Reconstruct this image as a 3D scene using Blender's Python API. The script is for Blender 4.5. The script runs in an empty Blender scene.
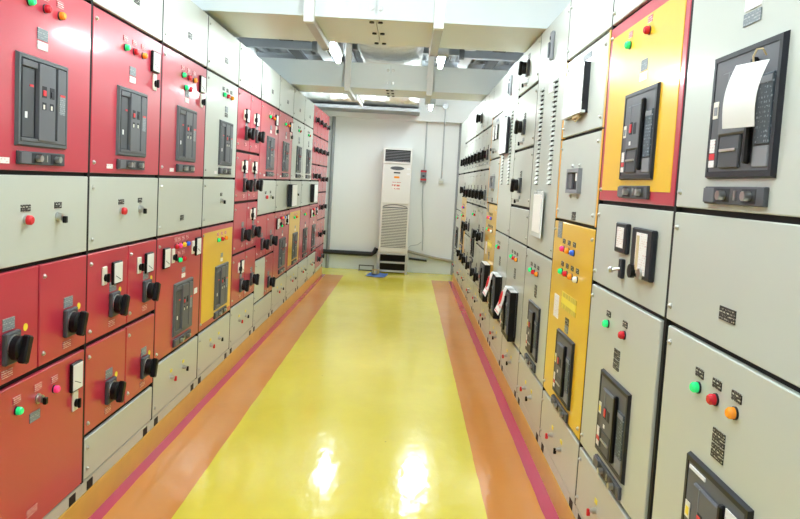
import bpy, bmesh, math, random
from mathutils import Vector, Matrix
random.seed(7)
PI = math.pi
sc = bpy.context.scene
COL = sc.collection

# ---------------------------------------------------------------- camera
cd = bpy.data.cameras.new('camera')
cam = bpy.data.objects.new('camera', cd)
COL.objects.link(cam)
EYE = 1.5678
Rm = [[0.99837, 0.056523, -0.007916], [0.012281, -0.077298, 0.996932], [0.055738, -0.995404, -0.077867]]
fx = [r[0] for r in Rm]; dn = [r[1] for r in Rm]; fw = [r[2] for r in Rm]
cam.matrix_world = Matrix(((fx[0], -dn[0], -fw[0], 0), (fx[1], -dn[1], -fw[1], 0), (fx[2], -dn[2], -fw[2], EYE), (0, 0, 0, 1)))
cd.sensor_fit = 'HORIZONTAL'; cd.sensor_width = 36.0; cd.lens = 36.0 * 690 / 800
cd.shift_y = -22.5 / 800
cd.clip_start = 0.05; cd.clip_end = 60
sc.camera = cam

# ---------------------------------------------------------------- world, exposure
w = bpy.data.worlds.new('world'); sc.world = w; w.use_nodes = True
w.node_tree.nodes['Background'].inputs[0].default_value = (0.9, 0.95, 1, 1)
w.node_tree.nodes['Background'].inputs[1].default_value = 0.3
sc.view_settings.view_transform = 'Standard'; sc.view_settings.look = 'None'
sc.view_settings.exposure = 0.0; sc.view_settings.gamma = 1.0
sc.view_settings.use_curve_mapping = False
TUBE = 140.0          # fluorescent tube strength

# ---------------------------------------------------------------- materials
MT = {}
def nodes(m):
    m.use_nodes = True
    return m.node_tree.nodes, m.node_tree.links, m.node_tree.nodes['Principled BSDF']
def mat(name, rgb, rough=0.5, metal=0.0, coat=0.0, emit=0.0, var=0.0, bump=0.0, scale=8.0, alpha=1.0):
    m = bpy.data.materials.new(name); N, Lk, b = nodes(m)
    b.inputs['Base Color'].default_value = (*rgb, 1); b.inputs['Roughness'].default_value = rough
    b.inputs['Metallic'].default_value = metal
    b.inputs['Coat Weight'].default_value = coat; b.inputs['Coat Roughness'].default_value = 0.10
    if max(rgb) < 0.3 and not metal: b.inputs['Specular IOR Level'].default_value = 0.25
    if emit: b.inputs['Emission Color'].default_value = (*rgb, 1); b.inputs['Emission Strength'].default_value = emit
    if alpha < 1: b.inputs['Alpha'].default_value = alpha
    if var or bump:
        tc = N.new('ShaderNodeTexCoord'); nz = N.new('ShaderNodeTexNoise')
        nz.inputs['Scale'].default_value = scale; nz.inputs['Detail'].default_value = 4
        Lk.new(tc.outputs['Object'], nz.inputs['Vector'])
        if var:
            mx = N.new('ShaderNodeMix'); mx.data_type = 'RGBA'
            mx.inputs[6].default_value = (*[c * (1 - var) for c in rgb], 1)
            mx.inputs[7].default_value = (*[min(1, c * (1 + var)) for c in rgb], 1)
            Lk.new(nz.outputs['Fac'], mx.inputs[0]); Lk.new(mx.outputs[2], b.inputs['Base Color'])
        if bump:
            bp = N.new('ShaderNodeBump'); bp.inputs['Strength'].default_value = bump; bp.inputs['Distance'].default_value = 0.01
            Lk.new(nz.outputs['Fac'], bp.inputs['Height']); Lk.new(bp.outputs[0], b.inputs['Normal'])
    MT[name] = m
    return m
GREY = (0.53, 0.555, 0.505)
mat('panel_grey', GREY, 0.34, coat=0.25, var=0.02, scale=3)
mat('panel_red', (0.50, 0.030, 0.060), 0.28, coat=0.42, var=0.03, scale=3)
mat('panel_yellow', (0.84, 0.50, 0.015), 0.28, coat=0.5, var=0.02, scale=3)
mat('edge_orange', (0.85, 0.42, 0.03), 0.35)
mat('gasket_shade', (0.012, 0.012, 0.013), 0.6)
mat('steel', (0.55, 0.55, 0.53), 0.28, metal=0.9)
mat('black', (0.005, 0.005, 0.006), 0.4)
mat('slate', (0.070, 0.073, 0.082), 0.42)
mat('slate_dark', (0.020, 0.021, 0.027), 0.4)
mat('slate_mid', (0.125, 0.128, 0.142), 0.45)
mat('slate_light', (0.24, 0.245, 0.265), 0.45)
mat('recess', (0.02, 0.021, 0.026), 0.5)
mat('bezel_grey', (0.10, 0.112, 0.122), 0.4)
mat('white_plastic', (0.82, 0.82, 0.80), 0.4)
mat('cream_plastic', (0.78, 0.76, 0.66), 0.45)
mat('paper', (0.88, 0.88, 0.87), 0.7)
mat('lamp_green', (0.02, 0.75, 0.22), 0.2, emit=0.35)
mat('lamp_red', (0.62, 0.015, 0.03), 0.2, emit=0.06)
mat('lamp_orange', (0.9, 0.30, 0.02), 0.2, emit=0.12)
mat('lamp_yellow', (0.95, 0.55, 0.03), 0.2, emit=0.15)
mat('lamp_blue', (0.03, 0.13, 0.75), 0.2, emit=0.12)
mat('lamp_pink', (0.95, 0.05, 0.22), 0.2, emit=0.25)
mat('lamp_white', (0.85, 0.85, 0.82), 0.2, emit=0.1)
mat('red_plastic', (0.7, 0.02, 0.03), 0.35)
mat('sticker_yellow', (0.9, 0.72, 0.05), 0.5)
mat('sticker_blue', (0.12, 0.35, 0.75), 0.5)
mat('beam_paint', (0.74, 0.80, 0.81), 0.4, coat=0.15, var=0.02, scale=2)
mat('wall_paint', (0.90, 0.91, 0.90), 0.6, var=0.015, scale=2)
mat('wall_base', (0.74, 0.79, 0.80), 0.5, var=0.03, scale=3)
mat('ochre', (0.70, 0.41, 0.07), 0.4, coat=0.1, var=0.14, scale=6)
mat('pipe_grey', (0.30, 0.31, 0.32), 0.45, var=0.15, scale=10)
mat('pipe_black', (0.035, 0.035, 0.035), 0.6)
mat('pipe_tan', (0.42, 0.38, 0.30), 0.5)
mat('conduit', (0.55, 0.56, 0.57), 0.35, metal=0.4)
mat('deck', (0.33, 0.35, 0.38), 0.5, metal=0.3)
mat('purlin', (0.50, 0.53, 0.57), 0.5)
mat('cloth_blue', (0.22, 0.36, 0.72), 0.8)
mat('cord_tan', (0.60, 0.48, 0.28), 0.8)
mat('fabric_dark', (0.06, 0.06, 0.065), 0.8)
mat('ac_white', (0.80, 0.79, 0.75), 0.4)
mat('sleeve', (0.80, 0.83, 0.83), 0.15)

def printed(name, base, ink, sx, sz, dens=0.5, rough=0.5):
    """flat print: rows of small illegible marks"""
    m = bpy.data.materials.new(name); N, Lk, b = nodes(m)
    tc = N.new('ShaderNodeTexCoord'); mp = N.new('ShaderNodeMapping')
    mp.inputs['Scale'].default_value = (sx, sx, sz)
    Lk.new(tc.outputs['Object'], mp.inputs[0])
    wv = N.new('ShaderNodeTexWave'); wv.bands_direction = 'Z'; wv.inputs['Scale'].default_value = 1.0
    Lk.new(mp.outputs[0], wv.inputs['Vector'])
    nz = N.new('ShaderNodeTexNoise'); nz.inputs['Scale'].default_value = 3.0; nz.inputs['Detail'].default_value = 1
    Lk.new(mp.outputs[0], nz.inputs['Vector'])
    a = N.new('ShaderNodeMath'); a.operation = 'GREATER_THAN'; a.inputs[1].default_value = 0.55
    c = N.new('ShaderNodeMath'); c.operation = 'GREATER_THAN'; c.inputs[1].default_value = 1 - dens
    d = N.new('ShaderNodeMath'); d.operation = 'MULTIPLY'
    Lk.new(wv.outputs['Fac'], a.inputs[0]); Lk.new(nz.outputs['Fac'], c.inputs[0])
    Lk.new(a.outputs[0], d.inputs[0]); Lk.new(c.outputs[0], d.inputs[1])
    mx = N.new('ShaderNodeMix'); mx.data_type = 'RGBA'
    mx.inputs[6].default_value = (*base, 1); mx.inputs[7].default_value = (*ink, 1)
    Lk.new(d.outputs[0], mx.inputs[0]); Lk.new(mx.outputs[2], b.inputs['Base Color'])
    b.inputs['Roughness'].default_value = rough
    MT[name] = m
printed('plate_black', (0.012, 0.012, 0.012), (0.7, 0.7, 0.62), 110, 40, 0.45)
printed('plate_red', (0.50, 0.06, 0.08), (0.85, 0.65, 0.62), 110, 40, 0.55)
printed('plate_grey', (0.20, 0.23, 0.25), (0.45, 0.47, 0.48), 110, 40, 0.45)
printed('plate_white', (0.85, 0.82, 0.80), (0.60, 0.30, 0.30), 110, 40, 0.4)
printed('plate_yellow', (0.88, 0.72, 0.08), (0.60, 0.47, 0.08), 40, 5, 0.6)
printed('control_print', (0.055, 0.075, 0.095), (0.30, 0.35, 0.40), 80, 28, 0.4)
printed('paper_print', (0.88, 0.88, 0.87), (0.45, 0.48, 0.55), 80, 28, 0.35, 0.7)
printed('sheet_print', (0.90, 0.90, 0.90), (0.74, 0.76, 0.80), 30, 10, 0.5, 0.6)
printed('tag_print', (0.90, 0.88, 0.88), (0.80, 0.05, 0.15), 18, 6, 0.55, 0.6)
printed('ac_label', (0.85, 0.82, 0.78), (0.60, 0.15, 0.12), 14, 5, 0.5, 0.6)

# fluorescent tube
m = bpy.data.materials.new('tube'); N, Lk, b = nodes(m)
b.inputs['Base Color'].default_value = (1, 1, 1, 1)
b.inputs['Emission Color'].default_value = (0.86, 0.98, 1.0, 1); b.inputs['Emission Strength'].default_value = TUBE
MT['tube'] = m

# foil wrap
m = bpy.data.materials.new('foil'); N, Lk, b = nodes(m)
tc = N.new('ShaderNodeTexCoord'); vo = N.new('ShaderNodeTexVoronoi'); vo.inputs['Scale'].default_value = 6
nz = N.new('ShaderNodeTexNoise'); nz.inputs['Scale'].default_value = 9; nz.inputs['Detail'].default_value = 5
bp = N.new('ShaderNodeBump'); bp.inputs['Strength'].default_value = 1.0; bp.inputs['Distance'].default_value = 0.03
ad = N.new('ShaderNodeMath'); ad.operation = 'ADD'
Lk.new(tc.outputs['Object'], vo.inputs['Vector']); Lk.new(tc.outputs['Object'], nz.inputs['Vector'])
Lk.new(vo.outputs['Distance'], ad.inputs[0]); Lk.new(nz.outputs['Fac'], ad.inputs[1])
Lk.new(ad.outputs[0], bp.inputs['Height']); Lk.new(bp.outputs[0], b.inputs['Normal'])
b.inputs['Base Color'].default_value = (0.80, 0.80, 0.78, 1); b.inputs['Metallic'].default_value = 0.85; b.inputs['Roughness'].default_value = 0.42
MT['foil'] = m

# painted floor: yellow aisle, orange borders, magenta edge lines
FX = dict(yl=-0.985, yr=0.465, ml=-1.285, mr=0.747, yend=11.3)
m = bpy.data.materials.new('floor_paint'); N, Lk, b = nodes(m)
tc = N.new('ShaderNodeTexCoord'); sx = N.new('ShaderNodeSeparateXYZ')
Lk.new(tc.outputs['Object'], sx.inputs[0])
def mth(op, a, c):
    n = N.new('ShaderNodeMath'); n.operation = op
    for i, v in enumerate((a, c)):
        if isinstance(v, (int, float)): n.inputs[i].default_value = v
        else: Lk.new(v, n.inputs[i])
    return n.outputs[0]
def mix(fac, a, c):
    n = N.new('ShaderNodeMix'); n.data_type = 'RGBA'; Lk.new(fac, n.inputs[0])
    for i, v in ((6, a), (7, c)):
        if isinstance(v, tuple): n.inputs[i].default_value = (*v, 1)
        else: Lk.new(v, n.inputs[i])
    return n.outputs[2]
wob = N.new('ShaderNodeTexNoise'); wob.inputs['Scale'].default_value = 3; Lk.new(tc.outputs['Object'], wob.inputs['Vector'])
X = mth('ADD', sx.outputs[0], mth('MULTIPLY', mth('SUBTRACT', wob.outputs['Fac'], 0.5), 0.015)); Yc = sx.outputs[1]
in_y = mth('MULTIPLY', mth('GREATER_THAN', X, FX['yl']), mth('LESS_THAN', X, FX['yr']))
in_y = mth('MAXIMUM', in_y, mth('GREATER_THAN', Yc, FX['yend']))
in_o = mth('MULTIPLY', mth('GREATER_THAN', X, FX['ml']), mth('LESS_THAN', X, FX['mr']))
n1 = N.new('ShaderNodeTexNoise'); n1.inputs['Scale'].default_value = 1.6; n1.inputs['Detail'].default_value = 5; Lk.new(tc.outputs['Object'], n1.inputs['Vector'])
yel = mix(n1.outputs['Fac'], (0.70, 0.57, 0.035), (0.88, 0.76, 0.10))
org = mix(n1.outputs['Fac'], (0.62, 0.22, 0.04), (0.74, 0.32, 0.09))
col = mix(in_y, mix(in_o, (0.50, 0.055, 0.13), org), yel)
n2 = N.new('ShaderNodeTexNoise'); n2.inputs['Scale'].default_value = 14; n2.inputs['Detail'].default_value = 3
mp = N.new('ShaderNodeMapping'); mp.inputs['Scale'].default_value = (1, 0.55, 1)
Lk.new(tc.outputs['Object'], mp.inputs[0]); Lk.new(mp.outputs[0], n2.inputs['Vector'])
spk = mth('GREATER_THAN', n2.outputs['Fac'], 0.76)
col = mix(mth('MULTIPLY', spk, 0.5), col, (0.25, 0.17, 0.04))
Lk.new(col, b.inputs['Base Color'])
b.inputs['Roughness'].default_value = 0.13; b.inputs['Specular IOR Level'].default_value = 0.8
n3 = N.new('ShaderNodeTexNoise'); n3.inputs['Scale'].default_value = 9; n3.inputs['Detail'].default_value = 3; Lk.new(mp.outputs[0], n3.inputs['Vector'])
bp = N.new('ShaderNodeBump'); bp.inputs['Strength'].default_value = 0.14; bp.inputs['Distance'].default_value = 0.02
Lk.new(n3.outputs['Fac'], bp.inputs['Height']); Lk.new(bp.outputs[0], b.inputs['Normal'])
MT['floor_paint'] = m

# ---------------------------------------------------------------- mesh helpers
def box(bm, x0, x1, y0, y1, z0, z1, bev=0.0):
    b2 = bmesh.new() if bev else bm
    v = [b2.verts.new((x, y, z)) for x in (x0, x1) for y in (y0, y1) for z in (z0, z1)]
    for f in ((0, 1, 3, 2), (4, 6, 7, 5), (0, 4, 5, 1), (2, 3, 7, 6), (0, 2, 6, 4), (1, 5, 7, 3)):
        b2.faces.new([v[i] for i in f])
    if bev:
        bmesh.ops.bevel(b2, geom=b2.edges[:], offset=bev, segments=1, affect='EDGES')
        me = bpy.data.meshes.new('tmp'); b2.to_mesh(me); b2.free(); bm.from_mesh(me); bpy.data.meshes.remove(me)
def tube(bm, pts, r, n=10, r1=None, caps=True):
    pts = [Vector(p) for p in pts]; rings = []
    up = None
    for i, p in enumerate(pts):
        t = (pts[min(i + 1, len(pts) - 1)] - pts[max(i - 1, 0)]).normalized()
        a = t.orthogonal().normalized() if up is None else (up - t * up.dot(t)).normalized()
        up = a; c = t.cross(a)
        rr = r if r1 is None else r + (r1 - r) * i / (len(pts) - 1)
        rings.append([bm.verts.new(p + a * rr * math.cos(2 * PI * k / n) + c * rr * math.sin(2 * PI * k / n)) for k in range(n)])
    for A, B_ in zip(rings, rings[1:]):
        for k in range(n): bm.faces.new((A[k], A[(k + 1) % n], B_[(k + 1) % n], B_[k]))
    if caps: bm.faces.new(rings[0][::-1]); bm.faces.new(rings[-1])
def ring(bm, x0, x1, z0, z1, y0, y1, t):
    """rectangular frame"""
    box(bm, x0, x1, y0, y1, z0, z0 + t); box(bm, x0, x1, y0, y1, z1 - t, z1)
    box(bm, x0, x0 + t, y0, y1, z0 + t, z1 - t); box(bm, x1 - t, x1, y0, y1, z0 + t, z1 - t)
def bezel(bm, x0, x1, z0, z1, y0, y1, t, sl):
    """picture-frame with sloped outer faces"""
    o = [(x0, z0), (x1, z0), (x1, z1), (x0, z1)]
    def loop(d, y): return [bm.verts.new((x + (d if i in (0, 3) else -d), y, z + (d if i in (0, 1) else -d))) for i, (x, z) in enumerate(o)]
    L0 = loop(0, y0); L1 = loop(sl, y1); L2 = loop(t, y1); L3 = loop(t, y0)
    for A, B_ in ((L0, L1), (L1, L2), (L2, L3)):
        for i in range(4): bm.faces.new((A[i], A[(i + 1) % 4], B_[(i + 1) % 4], B_[i]))
CACHE = {}
def mesh(key, material, fn):
    k = (key, material)
    if k not in CACHE:
        bm = bmesh.new(); fn(bm)
        bmesh.ops.recalc_face_normals(bm, faces=bm.faces[:])
        me = bpy.data.meshes.new(str(key if isinstance(key, str) else key[0])); bm.to_mesh(me); bm.free()
        me.polygons.foreach_set('use_smooth', [True] * len(me.polygons)); me.set_sharp_from_angle(angle=0.6)
        me.materials.append(MT[material]); CACHE[k] = me
    return CACHE[k]
def ob(name, me, parent=None, loc=(0, 0, 0), rot=(0, 0, 0)):
    o = bpy.data.objects.new(name, me); COL.objects.link(o)
    o.parent = parent; o.location = loc; o.rotation_euler = rot
    return o
def tag(o, label, cat, group=None):
    o['label'] = label; o['category'] = cat
    if group: o['group'] = group
    return o
def empty(name, loc, rz=0):
    o = bpy.data.objects.new(name, None); COL.objects.link(o); o.location = loc; o.rotation_euler = (0, 0, rz)
    o.empty_display_size = 0.1
    return o
def struct(name, material, fn):
    o = ob(name, mesh(('st_' + name,), material, fn)); o['kind'] = 'structure'
    return o
def bxp(name, material, parent, x0, x1, y0, y1, z0, z1, bev=0.0, loc=None):
    """box part: origin at its lower front left corner"""
    dx, dy, dz = round(x1 - x0, 4), round(y1 - y0, 4), round(z1 - z0, 4)
    me = mesh((name, dx, dy, dz, bev), material, lambda bm: box(bm, 0, dx, 0, dy, 0, dz, bev))
    return ob(name, me, parent, (x0, y0, z0))

# ---------------------------------------------------------------- room
XL, XR = -1.34, 0.816
WX0, WX1, WY0, WY1, CZ = -2.45, 1.95, -3.0, 12.2, 3.5
struct('floor', 'floor_paint', lambda bm: box(bm, WX0, WX1, WY0, WY1, -0.1, 0))
struct('wall_far', 'wall_paint', lambda bm: box(bm, WX0, WX1, WY1, WY1 + 0.15, 0, CZ))
struct('wall_left', 'wall_paint', lambda bm: box(bm, WX0 - 0.15, WX0, WY0, WY1, 0, CZ))
struct('wall_right', 'wall_paint', lambda bm: box(bm, WX1, WX1 + 0.15, WY0, WY1, 0, CZ))
struct('wall_near', 'wall_paint', lambda bm: box(bm, WX0, WX1, WY0 - 0.15, WY0, 0, CZ))
def deckf(bm):
    n = 0; x = WX0
    prof = []
    while x < WX1:
        prof += [(x, CZ), (x + 0.07, CZ), (x + 0.09, CZ - 0.05), (x + 0.16, CZ - 0.05), (x + 0.18, CZ)]
        x += 0.18
    vs = [(bm.verts.new((px, WY0, pz)), bm.verts.new((px, WY1, pz))) for px, pz in prof]
    for a, c in zip(vs, vs[1:]): 
        if (a[0].co - c[0].co).length > 1e-5: bm.faces.new((a[0], c[0], c[1], a[1]))
    box(bm, WX0, WX1, WY0, WY1, CZ + 0.02, CZ + 0.1)
struct('ceiling', 'deck', deckf)
struct('baseboard_far', 'wall_base', lambda bm: box(bm, -1.6, 1.2, WY1 - 0.03, WY1, 0, 0.27, 0.004))
struct('trim_1', 'wall_paint', lambda bm: box(bm, WX0, WX1, WY1 - 0.12, WY1, 2.66, CZ))
ZB = 0.13
YL = [2.08, 2.89, 3.70, 4.51, 5.34, 6.17, 7.01, 7.85, 8.68, 9.50, 10.32, 11.3]
YR = [1.28, 2.12, 2.97, 3.80, 4.62, 5.45, 6.28, 7.10, 7.92, 8.74, 9.56, 10.38, 11.4]
struct('trim_2', 'ochre', lambda bm: box(bm, XL - 1.0, XL - 0.002, YL[0] - 0.0, YL[-1], 0, ZB))
struct('trim_3', 'ochre', lambda bm: box(bm, XR + 0.002, XR + 1.0, YR[0], YR[-1], 0, ZB))

# ---------------------------------------------------------------- cubicle components (local: x right, -y out of the door, z up from ZB)
class Cub: pass
def cubicle(side, y0, y1, label, top=2.58, carcass='panel_grey'):
    K = Cub(); K.w = y1 - y0; K.side = side
    if side == 'L': K.root = empty('switchgear_cubicle', (XL, y0, ZB), PI / 2)
    else: K.root = empty('switchgear_cubicle', (XR, y1, ZB), -PI / 2)
    tag(K.root, label, 'electrical cabinet')
    W = K.w; h = top - ZB
    bxp('carcass', carcass, K.root, 0.002, W - 0.002, 0.03, 0.92, 0, h, 0)
    bxp('door_gasket', 'gasket_shade', K.root, 0.003, W - 0.003, 0.018, 0.03, 0.062, h - 0.004)
    for a in (0.001, W - 0.0095): bxp('seam_shade', 'gasket_shade', K.root, a, a + 0.0085, 0.0018, 0.018, 0.062, h - 0.004)  # flush black strips stand in for shade in the seams between cubicle doors
    ch = bxp('base_channel', 'panel_grey', K.root, 0.001, W - 0.001, 0.006, 0.03, 0.0, 0.058, 0.003)
    for sx_ in (0.05, W - 0.11):
        bxp('channel_slot', 'gasket_shade', ch, sx_, sx_ + 0.055, -0.002, 0.004, 0.006, 0.046)
    return K
def screw_me():
    def f(bm):
        tube(bm, [(0, 0, 0), (0, -0.004, 0)], 0.0095, 10)
        tube(bm, [(0, -0.004, 0), (0, -0.009, 0)], 0.0075, 10, 0.005)
    return mesh('screw', 'steel', f)
def door(K, x0, x1, z0, z1, m='panel_grey', scr='l', g=0.0095):
    gz = 0.008
    dx, dz = round(x1 - x0 - 2 * g, 4), round(z1 - z0 - 2 * gz, 4)
    me = mesh(('door', dx, dz), m, lambda bm: box(bm, 0, dx, 0, 0.018, 0, dz, 0.003))
    D = ob('door', me, K.root, (x0 + g, 0, z0 + gz - ZB))
    xs = ([0.028] if 'l' in scr else []) + ([dx - 0.028] if 'r' in scr else [])
    for sx_ in xs:
        for sz in (0.045, dz - 0.045): ob('screw', screw_me(), D, (sx_, 0, sz))
    return D
def on(D, x, z):      # cubicle coordinates -> door coordinates
    return x - D.location.x, z - ZB - D.location.z
def plate(D, x, z, wd=0.05, ht=0.022, m='plate_black', name='nameplate'):
    lx, lz = on(D, x, z)
    me = mesh((name, wd, ht), m, lambda bm: box(bm, -wd / 2, wd / 2, -0.003, 0, -ht / 2, ht / 2))
    return ob(name, me, D, (lx, 0, lz))
def lamp(K, x, z, c, D=None, pm='plate_black'):
    me = mesh('lamp_base', 'slate_dark', lambda bm: tube(bm, [(0, 0, 0), (0, -0.005, 0)], 0.0165, 14))
    o = ob('indicator_lamp', me, K.root, (x, 0, z - ZB))
    def lf(bm):
        tube(bm, [(0, -0.005, 0), (0, -0.016, 0)], 0.0145, 14, caps=False)
        tube(bm, [(0, -0.016, 0), (0, -0.022, 0)], 0.0145, 14, 0.010)
    ob('lens', mesh('lens', 'lamp_' + c, lf), o)
    if D: plate(D, x, z + 0.040, 0.048, 0.024, pm)
    return o
def button(K, x, z, m='red_plastic', D=None, pm='plate_black'):
    me = mesh('button_collar', 'steel', lambda bm: tube(bm, [(0, 0, 0), (0, -0.010, 0)], 0.016, 14))
    o = ob('push_button', me, K.root, (x, 0, z - ZB))
    ob('button_cap', mesh('button_cap', m, lambda bm: (tube(bm, [(0, -0.01, 0), (0, -0.022, 0)], 0.0175, 14), tube(bm, [(0, -0.022, 0), (0, -0.027, 0)], 0.0175, 14, 0.013))), o)
    if D: plate(D, x, z + 0.042, 0.06, 0.024, pm)
def keysw(K, x, z, D=None, small=False, pm='plate_black'):
    me = mesh('lock_barrel', 'steel', lambda bm: (tube(bm, [(0, 0, 0), (0, -0.006, 0)], 0.020, 14), tube(bm, [(0, -0.006, 0), (0, -0.020, 0)], 0.015, 14)))
    o = ob('key_switch', me, K.root, (x, 0, z - ZB))
    ob('key', mesh('key_lever', 'black', lambda bm: box(bm, -0.003, 0.014, -0.034, -0.020, -0.022, 0.004, 0.002)), o)
    if D: plate(D, x, z + 0.045, 0.05, 0.024, pm)
def lockpin(K, x, z, c='steel', tab='black'):
    me = mesh('lock_pin', c, lambda bm: (tube(bm, [(0, 0, 0), (0, -0.016, 0)], 0.013, 12), tube(bm, [(0, -0.016, 0), (0, -0.026, 0)], 0.009, 12)))
    o = ob('cam_lock', me, K.root, (x, 0, z - ZB))
    ob('lock_tab', mesh('lock_tab', tab, lambda bm: box(bm, -0.005, 0.007, -0.036, -0.022, -0.022, 0.006, 0.002)), o)
def meter(K, x, z, wd=0.096, ht=0.105):
    me = mesh(('meter_case', wd, ht), 'black', lambda bm: box(bm, -wd / 2, wd / 2, -0.014, 0, -ht / 2, ht / 2, 0.003))
    o = ob('panel_meter', me, K.root, (x, 0, z - ZB))
    ob('dial', mesh(('dial', wd, ht), 'white_plastic', lambda bm: box(bm, -wd / 2 + 0.006, wd / 2 - 0.004, -0.017, -0.013, -ht / 2 + 0.006, ht / 2 - 0.006, 0.001)), o)
    ob('needle', mesh('needle', 'black', lambda bm: tube(bm, [(-0.030, -0.0175, -0.012), (0.022, -0.0175, -0.034)], 0.0014, 5)), o)
    return o
def selector(K, x, z):
    me = mesh('selector_plate', 'cream_plastic', lambda bm: box(bm, -0.022, 0.022, -0.009, 0, -0.042, 0.042, 0.003))
    o = ob('selector_switch', me, K.root, (x, 0, z - ZB))
    def kf(bm):
        tube(bm, [(0, -0.009, -0.008), (0, -0.018, -0.008)], 0.017, 12)
        box(bm, -0.006, 0.006, -0.030, -0.018, -0.028, 0.012, 0.002)
    ob('knob', mesh('selector_knob', 'black', kf), o)
def handle(K, x, z, D=None, stickers=(), small=False, pm='plate_grey'):
    s = 0.72 if small else 1.0
    k = 's' if small else ''
    me = mesh('handle_base' + k, 'slate', lambda bm: box(bm, -0.046 * s, 0.046 * s, -0.018 * s, 0, -0.056 * s, 0.056 * s, 0.004))
    o = ob('rotary_handle', me, K.root, (x, 0, z - ZB))
    ob('collar', mesh('handle_collar' + k, 'steel', lambda bm: tube(bm, [(0, -0.018 * s, 0.006), (0, -0.022 * s, 0.006)], 0.040 * s, 16)), o)
    def gf(bm):
        tube(bm, [(0, -0.022 * s, 0), (0, -0.044 * s, 0)], 0.043 * s, 18)
        tube(bm, [(0, -0.044 * s, 0), (0, -0.050 * s, 0)], 0.043 * s, 18, 0.036 * s)
        box(bm, -0.018 * s, 0.018 * s, -0.072 * s, -0.044 * s, -0.052 * s, 0.046 * s, 0.006 * s)
    ob('grip', mesh('handle_grip' + k, 'black', gf), o, rot=(0, 0.35, 0))
    if D and not small:
        plate(D, x - 0.006, z + 0.083, 0.07, 0.042, pm)
        plate(D, x - 0.012, z - 0.088, 0.062, 0.026, 'plate_red' if pm == 'plate_grey' else 'plate_grey')
        for dx, dz, mm in stickers:
            lx, lz = on(D, x + dx, z + dz)
            ob('sticker', mesh('sticker', mm, lambda bm: tube(bm, [(0, 0, 0), (0, -0.0015, 0)], 0.014, 14)), D, (lx, 0, lz))
    elif D:
        plate(D, x, z + 0.085, 0.05, 0.03, pm)
    return o

def lockplate(K, x, z, wd=0.315, ht=0.046):
    me = mesh(('lock_plate', wd), 'slate', lambda bm: box(bm, 0, wd, -0.012, 0, 0, ht, 0.002))
    o = ob('interlock_plate', me, K.root, (x, 0, z - ZB))
    ob('slide_cover', mesh('slide_cover', 'slate_mid', lambda bm: box(bm, 0.006, 0.07, -0.018, -0.011, 0.004, ht - 0.004, 0.001)), o)
    for i, px in enumerate((0.112, 0.245)):
        ob('recess', mesh('lp_recess', 'recess', lambda bm: box(bm, -0.034, 0.034, -0.0128, -0.0115, 0.006, ht - 0.006)), o, (px, 0, 0))
        ob('key_lock', mesh('lp_lock', 'steel', lambda bm: tube(bm, [(0, -0.012, ht / 2), (0, -0.030, ht / 2)], 0.012, 12)), o, (px + 0.004, 0, 0))
    ob('pointer', mesh('lp_pointer', 'steel', lambda bm: box(bm, -0.004, 0.004, -0.016, -0.011, 0.012, ht - 0.010)), o, (0.178, 0, 0))
def breakerL(K, x, z):
    """left row type: flat grey fascia with deep slots"""
    W_, H_ = 0.345, 0.318
    o = ob('circuit_breaker', mesh('bk_bezelL', 'bezel_grey', lambda bm: bezel(bm, 0, W_, 0, H_, 0, -0.012, 0.017, 0.006)), K.root, (x, 0, z - ZB))
    P = lambda n, m, a, b_, c, d, y0, y1, bv=0.0015: ob(n, mesh(('bkL', n, a, c), m, lambda bm: box(bm, a, b_, y0, y1, c, d, bv)), o)
    P('back_recess', 'recess', 0.017, W_ - 0.017, 0.017, H_ - 0.017, -0.003, 0)
    P('left_panel', 'slate', 0.030, 0.105, 0.032, 0.270, -0.010, -0.002)
    P('left_frame', 'slate_mid', 0.024, 0.120, 0.274, 0.296, -0.014, -0.002)
    P('center_panel', 'slate_mid', 0.125, 0.238, 0.024, 0.296, -0.018, -0.002)
    P('right_panel', 'slate_mid', 0.262, 0.322, 0.024, 0.296, -0.014, -0.002)
    P('bottom_lip', 'slate_mid', 0.022, W_ - 0.022, 0.018, 0.030, -0.014, -0.002)
    for n, m, a, c in (('on_button', 'red_plastic', 0.146, 0.185), ('off_button', 'slate_dark', 0.200, 0.185)):
        P('button_recess', 'recess', a - 0.004, a + 0.026, c - 0.006, c + 0.034, -0.0190, -0.0175, 0)
        P(n, m, a, a + 0.020, c, c + 0.020, -0.022, -0.018)
    for a in (0.148, 0.200):
        P('indicator_window', 'recess', a - 0.003, a + 0.022, 0.136, 0.162, -0.0190, -0.0175, 0)
        P('flag', 'cream_plastic', a, a + 0.012, 0.138, 0.154, -0.0198, -0.018, 0)
    P('rating_label', 'plate_grey', 0.272, 0.314, 0.130, 0.200, -0.0155, -0.0138, 0)
    P('red_stripe', 'red_plastic', 0.276, 0.312, 0.196, 0.204, -0.0162, -0.0138, 0)
    P('status_window', 'paper', 0.046, 0.060, 0.098, 0.120, -0.0115, -0.0095, 0)
    P('status_stripe', 'red_plastic', 0.074, 0.098, 0.208, 0.216, -0.0115, -0.0095, 0)
    lockplate(K, x + 0.01, z - 0.062)
    return o
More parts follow.
